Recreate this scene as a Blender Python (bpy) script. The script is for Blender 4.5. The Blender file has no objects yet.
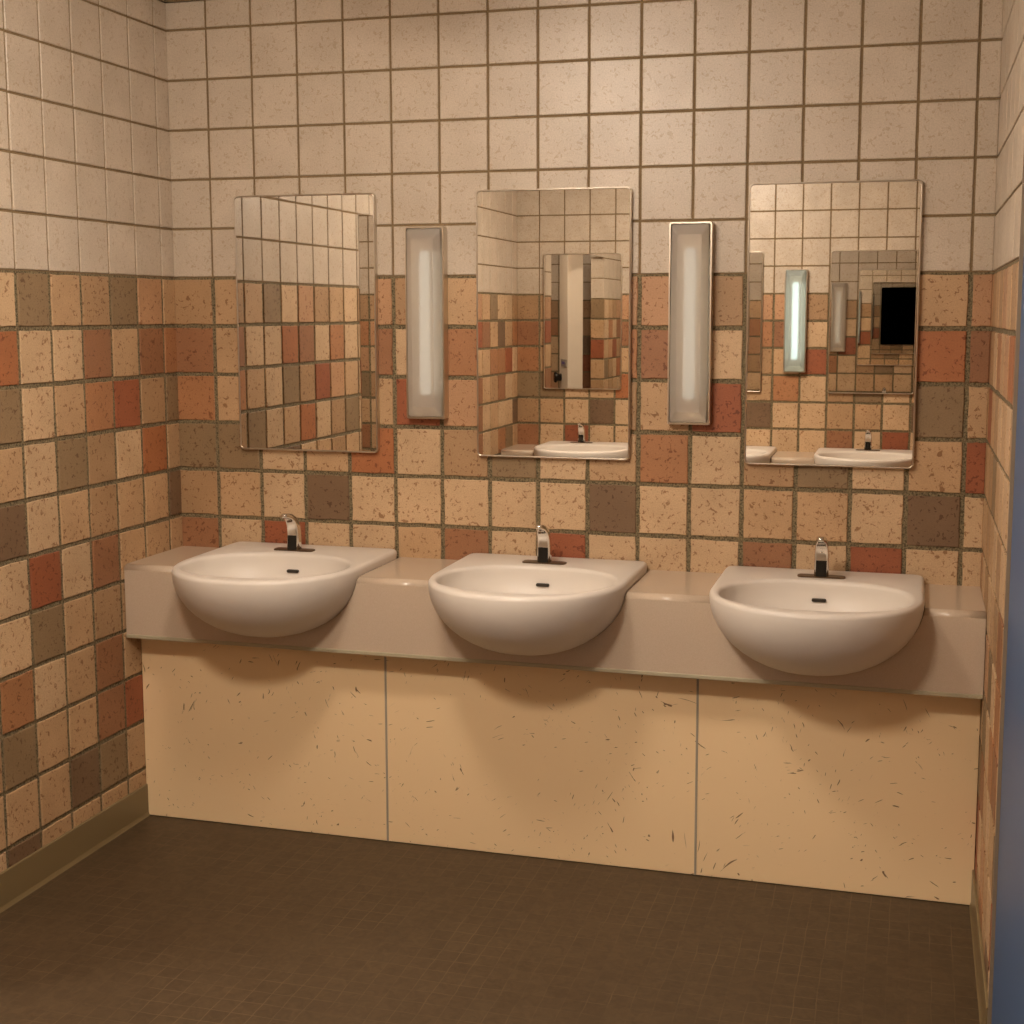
import bpy, bmesh, math, random
from mathutils import Vector, Matrix

scn = bpy.context.scene
C = scn.collection
R0 = 1.65            # height of the line where brown tiles meet the white ones
P = 0.15             # tile pitch
XL, XR = -0.134, 2.305
W = 3.81             # room depth
HC = 2.483           # top of tiling

# ---------------------------------------------------------------- camera
cd = bpy.data.cameras.new('camera')
cam = bpy.data.objects.new('camera', cd); C.objects.link(cam)
cd.sensor_width = 36; cd.lens = 1338.03 / 1024 * 36
cd.shift_x = (512 - 549.26) / 1024; cd.shift_y = (472.33 - 512) / 1024
cd.clip_start = 0.002
r = Vector((0.965014370, 0.262196497, 0.000511590)); u = Vector((-0.03142347, 0.11371657, 0.99301617)); f = Vector((-0.26030718, 0.95829095, -0.11797725))
M = Matrix(((r.x, u.x, -f.x, 2.10982), (r.y, u.y, -f.y, -3.78), (r.z, u.z, -f.z, R0 - 0.10944), (0, 0, 0, 1)))
cam.matrix_world = M
scn.camera = cam

# ---------------------------------------------------------------- world, exposure
w = bpy.data.worlds.new('world'); scn.world = w; w.use_nodes = True
w.node_tree.nodes['Background'].inputs[0].default_value = (0.10, 0.07, 0.045, 1)
w.node_tree.nodes['Background'].inputs[1].default_value = 0.6
scn.view_settings.view_transform = 'Standard'; scn.view_settings.look = 'None'
scn.view_settings.gamma = 1; scn.view_settings.use_curve_mapping = False
scn.view_settings.exposure = 0.48
WARM = (1.0, 0.86, 0.72)
CEIL_POWER = 42      # radiance of the ceiling lamps
FRONT_TUBE = 0.36
BACK_TUBE = 1.35

# ---------------------------------------------------------------- materials
def mat(name, col, rough=0.5, metal=0.0, spec=0.5, coat=0.0):
    m = bpy.data.materials.new(name); m.use_nodes = True
    b = m.node_tree.nodes['Principled BSDF']
    b.inputs['Base Color'].default_value = (*col, 1); b.inputs['Roughness'].default_value = rough
    b.inputs['Metallic'].default_value = metal; b.inputs['Specular IOR Level'].default_value = spec
    b.inputs['Coat Weight'].default_value = coat
    return m
def nd(m, t, **k):
    n = m.node_tree.nodes.new(t)
    for a, v in k.items(): setattr(n, a, v)
    return n
def lk(m, a, b): m.node_tree.links.new(a, b)
def bsdf(m): return m.node_tree.nodes['Principled BSDF']
def objcoord(m, scale=(1, 1, 1)):
    tc = nd(m, 'ShaderNodeTexCoord'); mp = nd(m, 'ShaderNodeMapping'); mp.inputs['Scale'].default_value = scale
    lk(m, tc.outputs['Object'], mp.inputs['Vector']); return mp.outputs['Vector']
def noise(m, vec, scale, detail=2, distort=0, rough=.5):
    n = nd(m, 'ShaderNodeTexNoise'); n.inputs['Scale'].default_value = scale; n.inputs['Detail'].default_value = detail
    n.inputs['Distortion'].default_value = distort; n.inputs['Roughness'].default_value = rough
    lk(m, vec, n.inputs['Vector']); return n.outputs['Fac']
def ramp(m, fac, stops):
    n = nd(m, 'ShaderNodeValToRGB'); cr = n.color_ramp
    while len(cr.elements) < len(stops): cr.elements.new(0.5)
    for e, (p_, c_) in zip(cr.elements, stops): e.position = p_; e.color = (*c_, 1) if len(c_) == 3 else c_
    lk(m, fac, n.inputs['Fac']); return n.outputs['Color']
def mixc(m, fac, a, b, mode='MIX'):
    n = nd(m, 'ShaderNodeMix', data_type='RGBA', blend_type=mode)
    for s, v in ((0, fac), (6, a), (7, b)):
        if hasattr(v, 'links'): lk(m, v, n.inputs[s])
        else: n.inputs[s].default_value = v if s == 0 else (*v, 1)
    return n.outputs[2]
def bump(m, h, strength=.3, dist=.002):
    b = nd(m, 'ShaderNodeBump'); b.inputs['Strength'].default_value = strength; b.inputs['Distance'].default_value = dist
    lk(m, h, b.inputs['Height']); lk(m, b.outputs['Normal'], bsdf(m).inputs['Normal'])

def tile_material(name, fleck, amt, rough, thr):
    m = mat(name, (1, 1, 1), rough)
    at = nd(m, 'ShaderNodeAttribute', attribute_name='tile_color')
    v = objcoord(m)
    n1 = noise(m, v, 85, 3, .8)
    k = ramp(m, n1, [(thr, (0, 0, 0)), (thr + .05, (1, 1, 1))])
    n2 = noise(m, v, 9, 1)
    kk = nd(m, 'ShaderNodeMath', operation='MULTIPLY'); lk(m, k, kk.inputs[0]); kk.inputs[1].default_value = amt
    c = mixc(m, kk.outputs[0], at.outputs['Color'], fleck, 'MULTIPLY')
    soft = ramp(m, n2, [(.3, (.93, .92, .90)), (.7, (1.05, 1.05, 1.05))])
    n3 = noise(m, v, 260, 2)
    grain = ramp(m, n3, [(.35, (.90, .89, .88)), (.65, (1.06, 1.06, 1.06))])
    c = mixc(m, 1.0, c, soft, 'MULTIPLY'); c = mixc(m, 1.0, c, grain, 'MULTIPLY')
    lk(m, c, bsdf(m).inputs['Base Color'])
    bump(m, n1, .12, .0015)
    return m
m_low = tile_material('speckled_tile', (.50, .38, .28), .95, .55, .60)
m_high = tile_material('white_tile', (.74, .65, .54), .60, .38, .59)
def grout_material(name, a, b):
    m = mat(name, a, .95)
    v = objcoord(m); n = noise(m, v, 190, 4, .5)
    lk(m, ramp(m, n, [(.35, a), (.62, b)]), bsdf(m).inputs['Base Color'])
    bump(m, n, .8, .004)
    return m
m_grout = grout_material('sandy_grout', (.065, .048, .023), (.26, .205, .115))
m_grout_hi = grout_material('brown_grout', (.20, .135, .065), (.26, .18, .095))

m_plaster = mat('plain_paint', (.62, .52, .40), .8)
m_ceiling = mat('ceiling_paint', (.75, .68, .58), .9)
m_porc = mat('porcelain', (.71, .65, .58), .38, spec=.35)
m_counter = mat('solid_surface', (.55, .44, .33), .20)
n_ = noise(m_counter, objcoord(m_counter), 500, 2)
lk(m_counter, ramp(m_counter, n_, [(.35, (.53, .42, .315)), (.65, (.57, .455, .345))]), bsdf(m_counter).inputs['Base Color'])
m_lip = mat('counter_edge_strip', (.42, .37, .25), .4)
m_chrome = mat('chrome', (.78, .75, .70), .12, 1.0)
m_steel = mat('satin_steel', (.62, .55, .46), .28, 1.0)
m_mirror = mat('mirror_silver', (.80, .775, .73), .006, 1.0)
m_dark = mat('dark_glass', (.012, .010, .008), .15)
m_slot = mat('slot_shadow', (.03, .022, .015), .6)
m_plate = mat('dark_metal_plate', (.13, .085, .05), .35, .6)  # dark brown, partly metallic, for the faucet base plate
m_seam = mat('seam_strip', (.36, .31, .24), .5)
m_base = mat('vinyl_baseboard', (.20, .145, .068), .35)
m_blue = mat('blue_paint', (.050, .110, .235), .45)
m_casing = mat('door_casing', (.26, .20, .14), .5)
m_door = mat('white_door_paint', (.72, .63, .52), .4)
m_purple = mat('purple_print', (.12, .07, .30), .5)
m_plateg = mat('grey_sign', (.30, .27, .23), .5)

# cream laminate with thin dark slivers
m_panel = mat('flecked_laminate', (.88, .66, .39), .38)
v = objcoord(m_panel)
tcw = nd(m_panel, 'ShaderNodeVectorMath', operation='ADD')
nw = nd(m_panel, 'ShaderNodeTexNoise'); nw.inputs['Scale'].default_value = 3.2; nw.inputs['Detail'].default_value = 1
lk(m_panel, v, nw.inputs['Vector'])
sc = nd(m_panel, 'ShaderNodeVectorMath', operation='SCALE'); sc.inputs['Scale'].default_value = .35
lk(m_panel, nw.outputs['Color'], sc.inputs[0]); lk(m_panel, v, tcw.inputs[0]); lk(m_panel, sc.outputs[0], tcw.inputs[1])
def slivers(ang, seed, thr, keep):
    mp = nd(m_panel, 'ShaderNodeMapping'); mp.vector_type = 'POINT'
    mp.inputs['Rotation'].default_value = (0, ang, 0); mp.inputs['Location'].default_value = (seed, seed * .7, seed)
    mp2 = nd(m_panel, 'ShaderNodeMapping'); mp2.inputs['Scale'].default_value = (30, 30, 170)
    lk(m_panel, tcw.outputs[0], mp.inputs['Vector']); lk(m_panel, mp.outputs[0], mp2.inputs['Vector'])
    a = noise(m_panel, mp2.outputs[0], 1.0, 1.5, .3)
    g = noise(m_panel, mp.outputs[0], 6, 1)
    s = nd(m_panel, 'ShaderNodeMath', operation='MULTIPLY')
    lk(m_panel, ramp(m_panel, a, [(thr, (0, 0, 0)), (thr + .02, (1, 1, 1))]), s.inputs[0])
    lk(m_panel, ramp(m_panel, g, [(keep, (0, 0, 0)), (keep + .08, (1, 1, 1))]), s.inputs[1])
    return s.outputs[0]
c = (.88, .66, .39)
for ang, seed, thr, keep in ((1.1, 0, .72, .45), (.25, 7.3, .72, .45), (2.3, 3.1, .725, .44)):
    c = mixc(m_panel, slivers(ang, seed, thr, keep), c, (.20, .11, .05))
lk(m_panel, c, bsdf(m_panel).inputs['Base Color'])

# dark mosaic floor
m_floor = mat('dark_mosaic_floor', (.06, .04, .022), .55)
v = objcoord(m_floor)
wob = nd(m_floor, 'ShaderNodeTexNoise'); wob.inputs['Scale'].default_value = 9
lk(m_floor, v, wob.inputs['Vector'])
ws = nd(m_floor, 'ShaderNodeVectorMath', operation='SCALE'); ws.inputs['Scale'].default_value = .012
lk(m_floor, wob.outputs['Color'], ws.inputs[0])
wa = nd(m_floor, 'ShaderNodeVectorMath', operation='ADD'); lk(m_floor, v, wa.inputs[0]); lk(m_floor, ws.outputs[0], wa.inputs[1])
bt = nd(m_floor, 'ShaderNodeTexBrick', offset=0.0, squash=1.0)
lk(m_floor, wa.outputs[0], bt.inputs['Vector'])
for k_, v_ in (('Scale', 1.0), ('Mortar Size', .0016), ('Mortar Smooth', .4), ('Brick Width', .05), ('Row Height', .05), ('Bias', 0)):
    bt.inputs[k_].default_value = v_
bt.inputs['Mortar'].default_value = (.072, .044, .020, 1)
bt.inputs['Color1'].default_value = (.078, .048, .022, 1); bt.inputs['Color2'].default_value = (.066, .040, .018, 1)
fv = noise(m_floor, v, 40, 4, 1.0)
base = mixc(m_floor, 1.0, bt.outputs['Color'], ramp(m_floor, fv, [(.35, (.82, .82, .82)), (.65, (1.12, 1.12, 1.12))]), 'MULTIPLY')
fade = ramp(m_floor, noise(m_floor, v, 5, 3, .5), [(.40, (.10, .10, .10)), (.66, (.75, .75, .75))])
mm = nd(m_floor, 'ShaderNodeMath', operation='MULTIPLY'); lk(m_floor, bt.outputs['Fac'], mm.inputs[0]); lk(m_floor, fade, mm.inputs[1])
lk(m_floor, mixc(m_floor, mm.outputs[0], base, (.135, .088, .044)), bsdf(m_floor).inputs['Base Color'])
bump(m_floor, fv, .25, .002)

def emit(name, col, s):
    m = bpy.data.materials.new(name); m.use_nodes = True
    b = bsdf(m); b.inputs['Base Color'].default_value = (.8, .8, .8, 1)
    b.inputs['Emission Color'].default_value = (*col, 1); b.inputs['Emission Strength'].default_value = s
    return m
def frosted(name, col):
    m = mat(name, col, .55); bsdf(m).inputs['Transmission Weight'].default_value = .80
    bsdf(m).inputs['IOR'].default_value = 1.45
    return m
m_front_tube = emit('front_tube_glow', (.92, .93, .84), FRONT_TUBE)
m_back_tube = emit('back_tube_glow', (.80, .95, .96), BACK_TUBE)
m_diff = frosted('ribbed_diffuser', (.86, .80, .72))
m_diff_cool = frosted('clear_ribbed_diffuser', (.80, .88, .86))

# ---------------------------------------------------------------- helpers
def obj(name, bm, mats, parent=None, smooth=False, loc=None):
    me = bpy.data.meshes.new(name); bm.normal_update(); bm.to_mesh(me); bm.free()
    for m in (mats if isinstance(mats, (list, tuple)) else [mats]): me.materials.append(m)
    if smooth:
        for p_ in me.polygons: p_.use_smooth = True
    o = bpy.data.objects.new(name, me); C.objects.link(o)
    if parent: o.parent = parent
    if loc: o.location = loc
    return o
def thing(name, label, cat, loc=(0, 0, 0), rz=0, group=None):
    o = bpy.data.objects.new(name, None); C.objects.link(o); o.empty_display_size = .1
    o.location = loc; o.rotation_euler = (0, 0, rz); tag(o, label, cat, group); return o
def tag(o, label, cat, group=None):
    o['label'] = label; o['category'] = cat
    if group: o['group'] = group
    return o
def struct(o): o['kind'] = 'structure'; return o
def dup(root, loc, rz, label, group=None):
    def cp(o, par):
        q = o.copy(); C.objects.link(q)
        if par: q.parent = par
        for ch in list(o.children): cp(ch, q)
        return q
    q = cp(root, None); q.location = loc; q.rotation_euler = (0, 0, rz); q['label'] = label
    if group: q['group'] = group
    return q
def box(bm, a, b, mi=0, bevel=0, seg=2):
    x0, y0, z0 = a; x1, y1, z1 = b
    vs = [bm.verts.new((x, y, z)) for z in (z0, z1) for y in (y0, y1) for x in (x0, x1)]
    fs = [bm.faces.new([vs[i] for i in q]) for q in ((0, 2, 3, 1), (4, 5, 7, 6), (0, 1, 5, 4), (2, 6, 7, 3), (1, 3, 7, 5), (0, 4, 6, 2))]
    for f_ in fs: f_.material_index = mi
    if bevel:
        es = list({e for f_ in fs for e in f_.edges})
        bmesh.ops.bevel(bm, geom=es, offset=bevel, segments=seg, profile=.5, affect='EDGES')
    return vs
def rrect(w_, h_, r_, n=6):
    pts = []
    for cx, cy, a0 in ((w_/2-r_, h_/2-r_, 0), (-w_/2+r_, h_/2-r_, 90), (-w_/2+r_, -h_/2+r_, 180), (w_/2-r_, -h_/2+r_, 270)):
        for i in range(n + 1):
            a = math.radians(a0 + 90 * i / n); pts.append((cx + r_ * math.cos(a), cy + r_ * math.sin(a)))
    return pts
def loft(bm, loops, cap0=True, cap1=True, closed=True, mi=0):
    rs = [[bm.verts.new(p_) for p_ in lp] for lp in loops]
    n = len(rs[0])
    for a, b in zip(rs, rs[1:]):
        for i in range(n if closed else n - 1):
            j = (i + 1) % n
            bm.faces.new((a[i], a[j], b[j], b[i])).material_index = mi
    if cap0: bm.faces.new(list(reversed(rs[0]))).material_index = mi
    if cap1: bm.faces.new(rs[-1]).material_index = mi
    return rs
def fix(bm): bmesh.ops.recalc_face_normals(bm, faces=bm.faces)

# ---------------------------------------------------------------- tiles
PAL = {'C': (0.541, 0.375, 0.221), 'L': (0.478, 0.308, 0.167), 'T': (0.379, 0.234, 0.121), 'B': (0.244, 0.163, 0.085), 'D': (0.172, 0.104, 0.056), 'P': (0.451, 0.254, 0.134), 'O': (0.372, 0.173, 0.076), 'N': (0.293, 0.135, 0.063), 'R': (0.293, 0.09, 0.037), 'H': (0.372, 0.139, 0.053)}
WHITE = (.548, .465, .370)
FRONT = {
    'A': 'TLLTPTLTBPPTLTLLP', 'B': 'NLCPNCOCLONCTCNHN', 'C': 'OLLCLRPLTTLRTBCBL',
    'D': 'BBCLHCTBCLOCTBCLR', 'E': 'TLCDCCCCCDCCLLCDC', 'F': 'NCRCCLNCRCCCNCRCC',
    'G': 'LCBLCTLCPLCBLCTLC'}
LEFT = {
    'A': 'LPBTLBCPTLCT', 'B': 'ONLNCCHNCOCC', 'C': 'BTROLCBTRPLL', 'D': 'LHCTBCLHCTBC', 'E': 'DLLTLCDCLTLC', 'F': 'LLLNCRC',
    'G': 'LLTTLBC', 'H': 'TLLNLCO', 'I': 'LRRNLLB', 'J': 'LLLBDLL', 'K': 'LLLLLLD'}
ALCOVE = {'A': 'CTLTTLTC', 'B': 'LCOOOPCL', 'C': 'TCPPPCLC', 'D': 'LCTBBTCL', 'E': 'CLLLLCCT', 'F': 'LCNNNLCC'}
def make_color(rowmap, rng, kind):
    def fn(ci, k):      # k = row index, tile between k*P and (k+1)*P relative to R0
        if k >= 0:
            j = rng.uniform(.965, 1.03); return tuple(x * j for x in WHITE), 2
        row = 'ABCDEFGHIJK'[min(-k - 1, 10)]
        s = rowmap.get(row, '')
        if ci < len(s): ch = s[ci]
        else: ch = rng.choice('CCCLLLTTPBONRD' if k < -1 else 'LTLTPBCT')
        j = rng.uniform(.95, 1.05); return tuple(x * j for x in PAL[ch]), 1
    return fn
def tile_wall(name, pos, us, vks, colfn, skips=(), backs=(), flush=(True, True), seed=1, vmax=HC, vmin=0.0, nrm=1):
    """pos(u, z, d) -> world point, d is the distance in front of the wall plane"""
    rng = random.Random(seed)
    bm = bmesh.new(); cl = bm.loops.layers.float_color.new('tile_color')
    for a, b in backs: box(bm, a, b, 0)
    for ci in range(len(us) - 1):
        u0, u1 = us[ci], us[ci + 1]
        for k in vks:
            z0, z1 = R0 + k * P, R0 + (k + 1) * P
            z0c, z1c = max(z0, vmin), min(z1, vmax)
            if z1c - z0c < .012: continue
            uu0, uu1 = u0, u1
            skip = False
            for (a0, a1, b0, b1) in skips:
                uc, zc = (u0 + u1) / 2, (z0c + z1c) / 2
                if zc < b1 and zc > b0 - 0 and min(u0, u1) < max(a0, a1) and max(u0, u1) > min(a0, a1):
                    lo, hi = min(a0, a1), max(a0, a1)
                    if lo - 1e-4 <= min(u0, u1) and max(u0, u1) <= hi + 1e-4: skip = True
                    elif z1c > b1 + .02: z0c = max(z0c, b1)
                    else:
                        s0, s1 = min(u0, u1), max(u0, u1)
                        if s0 < lo: s1 = lo
                        else: s0 = hi
                        if s1 - s0 < .01: skip = True
                        uu0, uu1 = (s0, s1) if u0 < u1 else (s1, s0)
            if skip or abs(uu1 - uu0) < .01: continue
            col, mi = colfn(ci, k)
            low = k < 0
            g = .0062 if low else .0036
            gz0 = g if z0c == z0 else .001; gz1 = g if z1c == z1 else .001
            sg = 1 if uu1 > uu0 else -1
            ga = 0 if (ci == 0 and flush[0]) else g
            gb = 0 if (ci == len(us) - 2 and flush[1]) else g
            jit = .0013 if low else .0004
            x0, x1, y0, y1 = uu0 + sg * ga, uu1 - sg * gb, z0c + gz0, z1c - gz1
            n = 4; pts = []
            cor = [(x0, y0), (x1, y0), (x1, y1), (x0, y1)]
            for q in range(4):
                A, B = cor[q], cor[(q + 1) % 4]
                for i in range(n):
                    t = i / n
                    jx = rng.uniform(-jit, jit); jy = rng.uniform(-jit, jit)
                    px_, py_ = A[0] + (B[0] - A[0]) * t, A[1] + (B[1] - A[1]) * t
                    if ga == 0 and abs(px_ - x0) < 1e-6: jx = 0
                    if gb == 0 and abs(px_ - x1) < 1e-6: jx = 0
                    pts.append((px_ + jx, py_ + jy))
            tilt = rng.uniform(-.0004, .0004)
            h = .004 + tilt
            cx, cy = (x0 + x1) / 2, (y0 + y1) / 2
            ins = .0018
            def inset(p_, e):
                return (p_[0] + (e if p_[0] < cx else -e) * (0 if abs(p_[0] - cx) < .001 else 1), p_[1] + (e if p_[1] < cy else -e) * (0 if abs(p_[1] - cy) < .001 else 1))
            l0 = [bm.verts.new(pos(p_[0], p_[1], 0)) for p_ in pts]
            l1 = [bm.verts.new(pos(p_[0], p_[1], h - .0016)) for p_ in pts]
            l2 = [bm.verts.new(pos(*inset(p_, ins), h)) for p_ in pts]
            fs = []
            m_ = len(pts)
            for a, b in ((l0, l1), (l1, l2)):
                for i in range(m_):
                    j = (i + 1) % m_; fs.append(bm.faces.new((a[i], a[j], b[j], b[i])))
            fs.append(bm.faces.new(l2))
            for f_ in fs:
                f_.material_index = mi
                if sg * nrm < 0: f_.normal_flip()
                for lp in f_.loops: lp[cl] = (*col, 1)
    return bm
def grout_split(bm, a, b, z):      # backing in two bands: sandy grout below, brown grout above
    (x0, y0, z0), (x1, y1, z1) = a, b
    if z0 < z: box(bm, a, (x1, y1, min(z, z1)), 0)
    if z1 > z: box(bm, (x0, y0, max(z, z0)), b, 3)
WM = [m_grout, m_low, m_high, m_grout_hi]
ucols = [XL] + [i * P for i in range(16)] + [XR]
rows_all = range(-11, 6)
T = .1
# front wall (tiles face -Y)
bm = tile_wall('wall_front', lambda u_, z, d: (u_, -d, z), ucols, range(-6, 6), make_color(FRONT, random.Random(5), 0), nrm=1)
grout_split(bm, (XL - T, 0, 0), (XR + T, T, HC + .02), R0)
struct(obj('wall_front', bm, WM))
# back wall (tiles face +Y), the same run of colours
bm = tile_wall('wall_back', lambda u_, z, d: (u_, -W + d, z), ucols, rows_all, make_color(FRONT, random.Random(5), 0), nrm=-1, seed=2)
grout_split(bm, (XL - T, -W - T, 0), (XR + T, -W, HC + .02), R0)
struct(obj('wall_back', bm, WM))
# left wall with a doorway
OY0, OY1, OZ = -1.5, -3.0, 1.985
ly = [0, -.073]
while ly[-1] - .14 > -W + .03: ly.append(ly[-1] - .14)
ly.append(-W)
bm = tile_wall('wall_left', lambda u_, z, d: (XL - .004 + d, u_, z), ly, rows_all, make_color(LEFT, random.Random(8), 1), skips=[(OY1, OY0, 0, OZ)], nrm=-1, seed=3)
for y0, y1, z0 in ((OY0, 0, 0), (-W, OY1, 0), (OY1, OY0, OZ)):
    grout_split(bm, (XL - T, y0, z0), (XL - .004, y1, HC + .02), R0)
wl = struct(obj('wall_left', bm, WM))
# tiled reveal of the doorway, facing -Y
bm = tile_wall('wall_reveal', lambda u_, z, d: (u_, OY0 - d, z), [XL - T, XL], rows_all, lambda ci, k: ((WHITE, 2) if k >= 0 else (PAL['BLRLTNLCBLLC'[min(-k - 1, 11)]], 1)), vmax=OZ, nrm=1, seed=9, flush=(True, True))
struct(obj('wall_reveal', bm, WM))
# right wall
DY0, DY1, DZ = -.987, -1.90, 2.10
ry = [0]
rr = random.Random(4)
ry.append(-.06)
while ry[-1] - .14 > -W + .03: ry.append(ry[-1] - .14)
ry.append(-W)
bm = tile_wall('wall_right', lambda u_, z, d: (XR + .004 - d, u_, z), ry, rows_all, make_color({'A': 'PTLTPLT', 'B': 'NTCOLPH', 'C': 'TRLTCLC', 'D': 'TLTBLCC', 'E': 'CLTLCTC'}, random.Random(21), 1), skips=[(DY1, DY0, 0, DZ)], nrm=1, seed=6)
for y0, y1, z0 in ((DY0, 0, 0), (-W, DY1, 0), (DY1, DY0, DZ)):
    grout_split(bm, (XR + .004, y0, z0), (XR + T, y1, HC + .02), R0)
struct(obj('wall_right', bm, WM))
# alcove past the doorway
AX = -1.70
acols = [AX + i * P for i in range(int((XL - T - AX) / P) + 1)] + [XL - T]
bm = tile_wall('wall_alcove_back', lambda u_, z, d: (u_, -3.54 + d, z), acols, rows_all, make_color(ALCOVE, random.Random(33), 1), nrm=-1, seed=11)
grout_split(bm, (AX - T, -3.54 - T, 0), (XL - T, -3.54, HC + .02), R0)
struct(obj('wall_alcove_back', bm, WM))
bm = tile_wall('wall_alcove_front', lambda u_, z, d: (u_, -.30 - d, z), acols, rows_all, make_color({}, random.Random(34), 1), nrm=1, seed=12)
grout_split(bm, (AX - T, -.30, 0), (XL - T, -.30 + T, HC + .02), R0)
struct(obj('wall_alcove_front', bm, WM))
ay = [-.30 - i * P for i in range(22)] + [-3.54]
bm = tile_wall('wall_alcove_left', lambda u_, z, d: (AX + d, u_, z), ay, rows_all, make_color({}, random.Random(35), 1), nrm=-1, seed=13)
grout_split(bm, (AX - T, -3.54, 0), (AX, -.30, HC + .02), R0)
struct(obj('wall_alcove_left', bm, WM))
# floor and ceiling
bm = bmesh.new(); box(bm, (AX - T, -W - T, -.08), (XR + T, T, 0)); struct(obj('floor', bm, m_floor))
bm = bmesh.new(); box(bm, (AX - T, -W - T, HC + .02), (XR + T, T, HC + .10)); struct(obj('ceiling', bm, m_ceiling))
# thin dark angle where tiles meet the ceiling
for nm, a, b in (('trim_1', (XL, -.012, HC), (XR, 0, HC + .02)), ('trim_2', (XL, -W, HC), (XL + .012, 0, HC + .02)), ('trim_3', (XR - .012, -W, HC), (XR, 0, HC + .02))):
    bm = bmesh.new(); box(bm, a, b); struct(obj(nm, bm, m_base))

# coved baseboards
def baseboard(name, x, sgn, y0, y1):
    bm = bmesh.new()
    prof = [(0, .1), (.004, .1), (.006, .098), (.006, .012), (.0085, .003), (.010, .0), (0, 0)]
    loft(bm, [[(x + sgn * a, y, z) for a, z in prof] for y in (y0, y1)]); fix(bm)
    return struct(obj(name, bm, m_base))
baseboard('baseboard_left', XL + .0005, 1, -.262, OY0)
baseboard('baseboard_left', XL + .0005, 1, OY1, -W + .262)
baseboard('baseboard_right', XR - .0005, -1, -.262, DY0)

# ---------------------------------------------------------------- doors
bm = bmesh.new(); box(bm, (XR + .004, DY1 + .012, .006), (XR + .044, DY0 - .012, DZ - .012), 0, .002)
d1 = struct(obj('door_1', bm, m_blue))
bm = bmesh.new()
for a, b in (((XR - .003, DY0 - .006, 0), (XR + .06, DY0, DZ)), ((XR - .007, DY1, 0), (XR + .06, DY1 + .010, DZ)), ((XR - .007, DY1, DZ - .010), (XR + .06, DY0, DZ))): box(bm, a, b)
struct(obj('door_frame', bm, m_casing, d1))
bm = bmesh.new()
# white door standing open inside the alcove, its casing next to the tiled reveal
hx, hy = -.335, -1.46
bm = bmesh.new(); box(bm, (0, -.02, .008), (.74, .02, 2.06), 0, .002)
d2 = struct(obj('door_2', bm, m_door)); d2.location = (hx, hy, 0); d2.rotation_euler = (0, 0, math.radians(90 + 24.7))
bm = bmesh.new(); box(bm, (-.02, -.024, 0), (.0, .09, 2.06))
struct(obj('door_frame', bm, m_door, d2))
bm = bmesh.new()
loft(bm, [[(.66 + r_ * math.cos(t * math.pi / 10), .02 + y, 1.03 + r_ * math.sin(t * math.pi / 10)) for t in range(20)] for y, r_ in ((0, .03), (.03, .03), (.034, .040), (.05, .044), (.058, .036))]); fix(bm)
struct(obj('door_knob', bm, m_dark, d2, True))
bm = bmesh.new(); box(bm, (.40, .02, 1.12), (.62, .03, 1.18), 0, .003)
pl = struct(obj('sign_plate', bm, m_plateg, d2))
bm = bmesh.new(); box(bm, (.45, .03, 1.14), (.57, .032, 1.16)); struct(obj('printed_mark', bm, m_purple, pl))

# ---------------------------------------------------------------- sinks
ZD = R0 - .823       # top of the sink deck
ZC = R0 - .850       # top of the counter
CF, CB = -.337, R0 - 1.065
SX = (.340, 1.114, 1.884)
N = 144
def sup(t, a, b, n):
    c_, s_ = math.cos(t), math.sin(t)
    return (a * math.copysign(abs(c_) ** (2 / n), c_), b * math.copysign(abs(s_) ** (2 / n), s_))
HW = .272
def outer(t):
    if math.sin(t) >= 0:
        x, y = sup(t, HW, .305, 26); return (x, -.310 + y)
    x, y = sup(t, HW, .285, 2.15); return (x, -.310 + y)
def inner(t):
    x, y = sup(t, .240, .184, 2.3); return (x, -.352 + y)
LOW = .026           # the opposite basins stand a little lower
ts = [2 * math.pi * i / N for i in range(N)]
CC = (0, -.315)
def basin_loops(outer_only=False, grow=1.0):
    L_ = []
    H = .210; er = .012
    if not outer_only:
        for th in (86, 80, 72, 64, 56, 48, 40, 32, 24, 16, 9, 4):
            t_ = math.radians(th); s = math.cos(t_) ** .75; z = -.012 - .135 * math.sin(t_)
            L_.append([(0 * (1 - s) + inner(t)[0] * s, (-.36) * (1 - s) + inner(t)[1] * s, z) for t in ts])
        for a in (0, 22, 45, 68, 90):          # rolled inner lip
            a_ = math.radians(a); g = .012 * (1 - math.cos(a_)); z = -.012 + .012 * math.sin(a_)
            lp = []
            for t in ts:
                x, y = inner(t); d = math.hypot(x, y + .352); lp.append((x * (1 + g / d), -.352 + (y + .352) * (1 + g / d), z))
            L_.append(lp)
    for a in ((90, 68, 45, 22, 0) if not outer_only else (90, 45, 0)):           # rolled outer edge
        a_ = math.radians(a); g = er * (1 - math.cos(a_)); z = -er + er * math.sin(a_)
        lp = []
        for t in ts:
            x, y = outer(t); dx, dy = x - CC[0], y - CC[1]; d = math.hypot(dx, dy)
            lp.append((CC[0] + dx * (1 - g / d) * grow, min(CC[1] + dy * (1 - g / d) * grow, -.001), z))
        L_.append(lp)
    for th in (5, 10, 16, 23, 30, 37, 44, 51, 58, 65, 72, 79, 85):
        t_ = math.radians(th); s = math.cos(t_); z = -er - (H - er) * math.sin(t_)
        L_.append([(CC[0] + (outer(t)[0] - CC[0]) * s * grow, CC[1] + (outer(t)[1] - CC[1]) * s * grow, z) for t in ts])
    return L_

bm = bmesh.new(); loft(bm, basin_loops()); fix(bm)
def build_sink(cx, wy, rz, label):
    s = thing('washbasin', label, 'sink', (cx, wy, ZD), rz, 'washbasins')
    return s
sink = build_sink(SX[1], -.0045, 0, 'white semi-recessed washbasin under the middle mirror, between its two neighbours')
obj('basin', bm, m_porc, sink, True)
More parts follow.
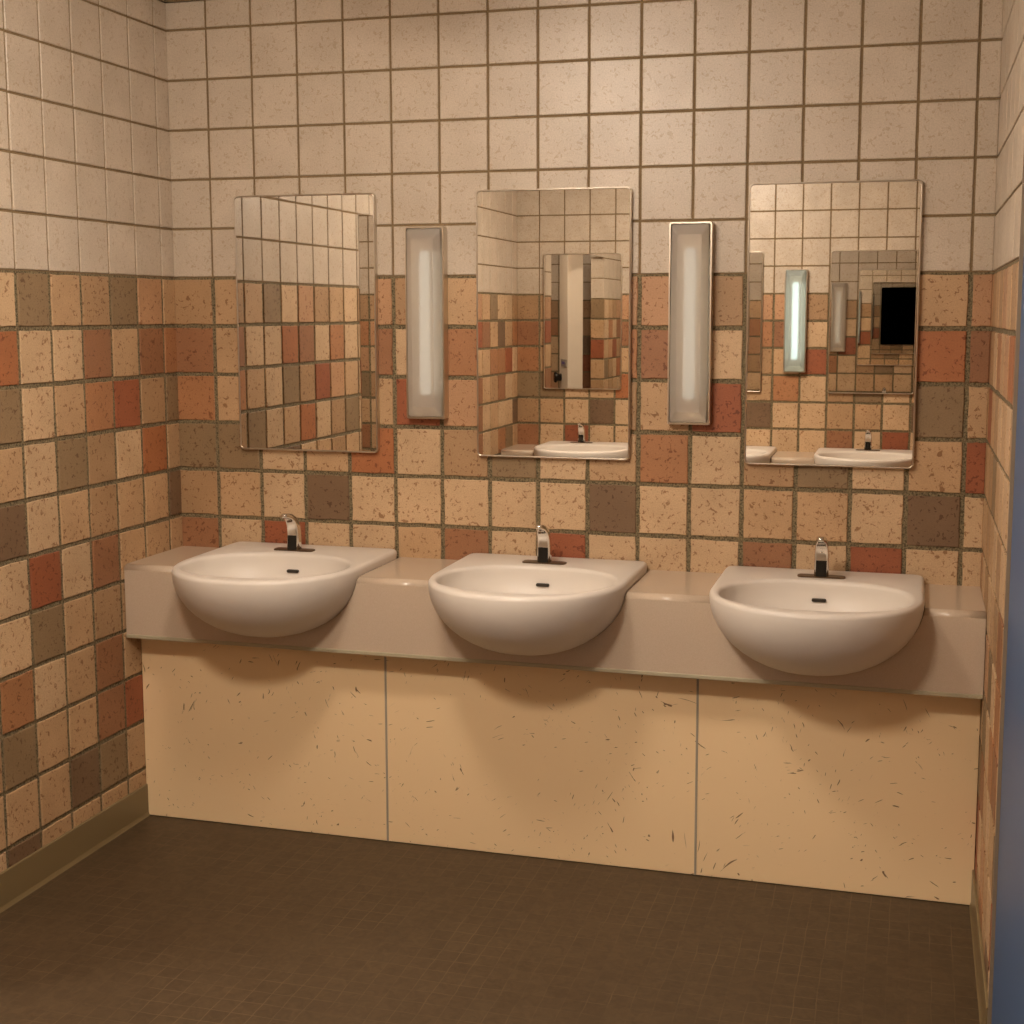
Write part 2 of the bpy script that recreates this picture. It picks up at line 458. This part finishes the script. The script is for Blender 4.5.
# overflow slot on the back wall of the bowl
bm = bmesh.new()
loft(bm, [[(x, yy, z * 1.0) for x, z in rrect(.038, .008, .0035, 4)] for yy in (0, .006)]); fix(bm)
ov = obj('overflow_slot', bm, m_slot, sink); ov.location = (0, -.1835, -.052); ov.rotation_euler = (math.radians(14), 0, 0)
bm = bmesh.new()
loft(bm, [[(r_ * math.cos(t * math.pi / 12), r_ * math.sin(t * math.pi / 12), z) for t in range(24)] for r_, z in ((.028, 0), (.028, .004), (.022, .006), (.020, .002), (.004, .001))]); fix(bm)
dr = obj('drain', bm, m_chrome, sink, True); dr.location = (0, -.36, -.147)
sink1 = dup(sink, (SX[0], -.0045, ZD), 0, 'white semi-recessed washbasin under the left mirror, nearest the left wall')
sink3 = dup(sink, (SX[2], -.0045, ZD), 0, 'white semi-recessed washbasin under the right mirror, nearest the blue door')
for i, nm in enumerate(('left', 'middle', 'right')):
    dup(sink, (SX[i], -W + .0045, ZD - LOW), math.pi, 'white washbasin on the opposite wall, seen only reflected, below the %s reflected mirror' % nm, 'reflected washbasins')

# ---------------------------------------------------------------- countertop
def rounded_bar(x0, x1, prof): return [[(x, y, z) for y, z in prof] for x in (x0, x1)]
def make_counter():
    rr_ = .016; prof = [(-.0045, CB), (-.0045, ZC)]
    for i in range(9):
        a = math.radians(90 * i / 8); prof.append((CF + rr_ - rr_ * math.sin(a), ZC - rr_ + rr_ * math.cos(a)))
    prof += [(CF, CB + .004), (CF + .004, CB)]
    bm = bmesh.new(); loft(bm, rounded_bar(XL + .001, XR - .001, prof)); fix(bm)
    o = obj('counter_top', bm, m_counter)
    for cx in SX:
        b2 = bmesh.new()
        loft(b2, [[(x + cx, (y - .0045) if y < -.03 else y + .03, z + ZD) for x, y, z in lp] for lp in basin_loops(True, 1.006)]); fix(b2)
        cut = obj('cutter', b2, m_counter)
        md = o.modifiers.new('cut', 'BOOLEAN'); md.operation = 'DIFFERENCE'; md.solver = 'EXACT'; md.object = cut
        bpy.context.view_layer.update()
        me = bpy.data.meshes.new_from_object(o.evaluated_get(bpy.context.evaluated_depsgraph_get()))
        o.modifiers.clear(); o.data = me
        bpy.data.objects.remove(cut)
    for p_ in o.data.polygons: p_.use_smooth = abs(p_.normal.x) < .02 and abs(abs(p_.normal.y)) > .02 and abs(p_.normal.z) > .02
    return o
counter = thing('vanity_counter', 'long off-white vanity counter with deep front apron spanning wall to wall', 'counter')
ct = make_counter(); ct.parent = counter
bm = bmesh.new(); box(bm, (XL + .001, CF - .003, CB - .007), (XR - .001, CF + .02, CB + .004), 0, .002); obj('edge_strip', bm, m_lip, counter)
opp = dup(counter, (0, -W, -LOW), 0, 'vanity counter on the opposite wall, seen only reflected'); opp.scale = (1, -1, 1)

# ---------------------------------------------------------------- panels below
PY = -.262
seams = [XL + .0, .664, 1.572, XR - .0]
base = thing('vanity_cabinet', 'recessed cream dark-flecked cabinet front of three panels below the counter', 'cabinet', (0, 0, 0))
for i in range(3):
    bm = bmesh.new(); box(bm, (seams[i] + .0015, PY, .002), (seams[i + 1] - .0015, PY + .018, CB - .009), 0, .0008, 1)
    obj('panel', bm, m_panel, base)
for i in (1, 2):
    bm = bmesh.new(); box(bm, (seams[i] - .003, PY - .0015, .002), (seams[i] + .003, PY + .004, CB - .009))
    obj('seam_strip', bm, m_seam, base)['label'] = 'thin grey seam strip'
opp = dup(base, (0, -W, 0), 0, 'cream flecked cabinet front below the opposite counter'); opp.scale = (1, -1, .94)

# ---------------------------------------------------------------- faucets
def make_faucet():
    f0 = thing('faucet', 'chrome sensor faucet on the middle washbasin', 'faucet', (SX[1] - .012, -.122, ZD), 0, 'sensor faucets')
    # path (y, z, tangent angle from vertical), half width, half depth
    secs = [(0, .003, 0, .0195, .016), (0, .03, 0, .0193, .0155), (0, .055, 2, .0190, .015), (-.002, .072, 12, .0185, .0145), (-.008, .089, 30, .0175, .013),
            (-.020, .104, 50, .0160, .0115), (-.036, .115, 66, .0135, .0100), (-.052, .120, 80, .0110, .0085), (-.064, .121, 92, .0085, .0065), (-.069, .1205, 95, .0055, .004)]
    loops = []
    for y, z, a, hw, hd in secs:
        a = math.radians(a); ax = Vector((0, math.cos(a), math.sin(a)))   # depth axis (towards the back/top)
        lp = []
        for x, d in rrect(2 * hw, 2 * hd, min(hw, hd) * .55, 4): lp.append(tuple(Vector((x, y, z)) + ax * d))
        loops.append(lp)
    bm = bmesh.new(); loft(bm, loops); fix(bm); obj('body', bm, m_chrome, f0, True)
    bm = bmesh.new(); box(bm, (-.0145, -.0172, .004), (.0145, -.012, .051), 0, .0012); obj('sensor_window', bm, m_dark, f0)
    bm = bmesh.new(); loft(bm, [[(x, y, z) for x, y in rrect(.128 - k, .038 - k, .012, 5)] for z, k in ((.0005, 0), (.0035, 0), (.0045, .004))]); fix(bm)
    obj('base_plate', bm, m_plate, f0)
    for ch in f0.children: ch.scale.z = .94
    return f0
fa = make_faucet()
dup(fa, (SX[0] - .024, -.122, ZD), 0, 'chrome sensor faucet on the left washbasin')
dup(fa, (SX[2] + .001, -.122, ZD), 0, 'chrome sensor faucet on the right washbasin')
for i, nm in enumerate(('left', 'middle', 'right')):
    dup(fa, (SX[i] - (.06, .03, 0)[i], -W + .105, ZD - LOW), math.pi, 'chrome faucet seen reflected, on the %s opposite washbasin' % nm, 'reflected faucets')

# ---------------------------------------------------------------- mirrors
def make_mirror():
    t = thing('mirror', 'x', 'mirror', (0, 0, 0), 0, 'wall mirrors')
    w_, h_ = .462, .777
    bm = bmesh.new(); loft(bm, [[(x, y, z) for x, z in rrect(w_, h_, .014, 6)] for y in (0, -.015)])
    fix(bm); obj('backing', bm, m_steel, t)
    # rolled steel rim standing round the glass
    rim = []
    for i in range(7):
        a = math.pi * i / 6; g = .0028 * (1 - math.cos(a)); rim.append((g, -.013 - .0042 * math.sin(a) - .001))
    bm = bmesh.new(); loft(bm, [[(x, y, z) for x, z in rrect(w_ - 2 * g, h_ - 2 * g, .014 - g * .6, 6)] for g, y in rim], False, False); fix(bm)
    obj('rim', bm, m_steel, t, True)
    bm = bmesh.new(); loft(bm, [[(x, y, z) for x, z in rrect(w_ - .008, h_ - .008, .011, 6)] for y in (-.0148, -.0158)]); fix(bm)
    obj('mirror_glass', bm, m_mirror, t)
    return t
MX = (.3200, 1.0975, 1.8880)
MZ = R0 - .1425
mi = make_mirror(); mi.location = (MX[0], -.005, MZ); mi['label'] = 'rounded rectangular mirror above the left washbasin, reflecting the left tiled wall'
dup(mi, (MX[1], -.005, MZ), 0, 'rounded rectangular mirror above the middle washbasin, between the two wall lights')
dup(mi, (MX[2], -.005, MZ), 0, 'rounded rectangular mirror above the right washbasin, showing repeated reflections')
OM = (.261, 1.06, 1.885)
for i, nm in enumerate(('left', 'middle', 'right')):
    dup(mi, (OM[i], -W + .005, MZ - .015), math.pi, 'wall mirror on the opposite wall, seen as the %s reflected mirror' % nm, 'reflected mirrors')

# ---------------------------------------------------------------- wall lights
def make_light(tube_mat, diff):
    t = thing('wall_light', 'x', 'light', (0, 0, 0), 0, 'wall lights')
    w_, h_ = .122, .566
    bm = bmesh.new()
    loops = [[(x, y, z) for x, z in rrect(w_ - k, h_ - k, .006, 3)] for y, k in ((0, 0), (-.030, 0), (-.034, .002), (-.034, .010), (-.028, .012), (-.004, .012))]
    loft(bm, loops); fix(bm); obj('frame', bm, m_steel, t)
    # tray-shaped ribbed diffuser with bevelled ends
    bm = bmesh.new()
    n_r = 19
    outline = [(-.054, -.277), (.054, -.277), (.054, .277), (-.054, .277)]
    secs = [(.0, -.030), (.002, -.040), (.020, -.052)]
    loops = []
    for k, y in secs:
        ww, hh = .054 - k, .277 - k * 1.5
        loops.append([(x, y, z) for x, z in rrect(2 * ww, 2 * hh, .006, 3)])
    loft(bm, loops, False, True)
    inner_ = [[(x, y + .003, z) for x, z in rrect(2 * (.054 - k) - .004, 2 * (.277 - k * 1.5) - .004, .005, 3)] for k, y in secs]
    loft(bm, inner_, False, True)
    fix(bm); obj('diffuser', bm, diff, t)
    bm = bmesh.new()
    loft(bm, [[(r_ * math.cos(a * math.pi / 8), -.018 + .7 * r_ * math.sin(a * math.pi / 8), z) for a in range(16)] for z, r_ in ((-.212, .008), (-.205, .017), (.205, .017), (.212, .008))]); fix(bm)
    obj('tube_lamp', bm, tube_mat, t, True)
    return t
LZ = R0 - .139
l1 = make_light(m_front_tube, m_diff); l1.location = (.712, -.0045, LZ); l1['label'] = 'tall narrow wall light with frosted diffuser between left and middle mirrors'
dup(l1, (1.500, -.0045, LZ), 0, 'tall narrow wall light with frosted diffuser between middle and right mirrors')
b1 = make_light(m_back_tube, m_diff_cool); b1.location = (.68, -W + .0045, LZ - .012); b1.rotation_euler = (0, 0, math.pi); b1['group'] = 'reflected wall lights'
b1['label'] = 'bright wall light on the opposite wall nearer the doorway'
dup(b1, (1.472, -W + .0045, LZ - .012), math.pi, 'bright bluish wall light shown inside the right mirror')

# ---------------------------------------------------------------- ceiling lights
def ceiling_light(label, x, y, power):
    cl = thing('ceiling_light', label, 'light', (x, y, HC + .02), 0, 'ceiling lamps')
    bm = bmesh.new()
    loft(bm, [[(r_ * math.cos(t * math.pi / 24), r_ * math.sin(t * math.pi / 24), z) for t in range(48)] for r_, z in ((.17, 0), (.17, -.02), (.162, -.024), (.15, -.024), (.15, -.004))]); fix(bm)
    obj('housing', bm, m_casing, cl, True)
    bm = bmesh.new()       # opal bowl hanging below its metal ring, giving light downwards and sideways
    loft(bm, [[(r_ * math.cos(t * math.pi / 24), r_ * math.sin(t * math.pi / 24), z) for t in range(48)] for r_, z in ((.145, -.022), (.150, -.032), (.150, -.050), (.142, -.072), (.118, -.090), (.07, -.103), (.02, -.107))]); fix(bm)
    obj('diffuser', bm, emit('ceiling_bowl_glow', WARM, power), cl, True)
ceiling_light('round opal ceiling lamp nearer the three washbasins', .92, -1.42, CEIL_POWER * 1.25)
ceiling_light('round opal ceiling lamp nearer the opposite wall', 1.05, -2.50, CEIL_POWER * 2.8)
ceiling_light('unseen round ceiling lamp added to brighten the alcove past the doorway', -.95, -2.1, CEIL_POWER * 2.0)  # added lamp, out of view, keeps the alcove from going black in the mirror
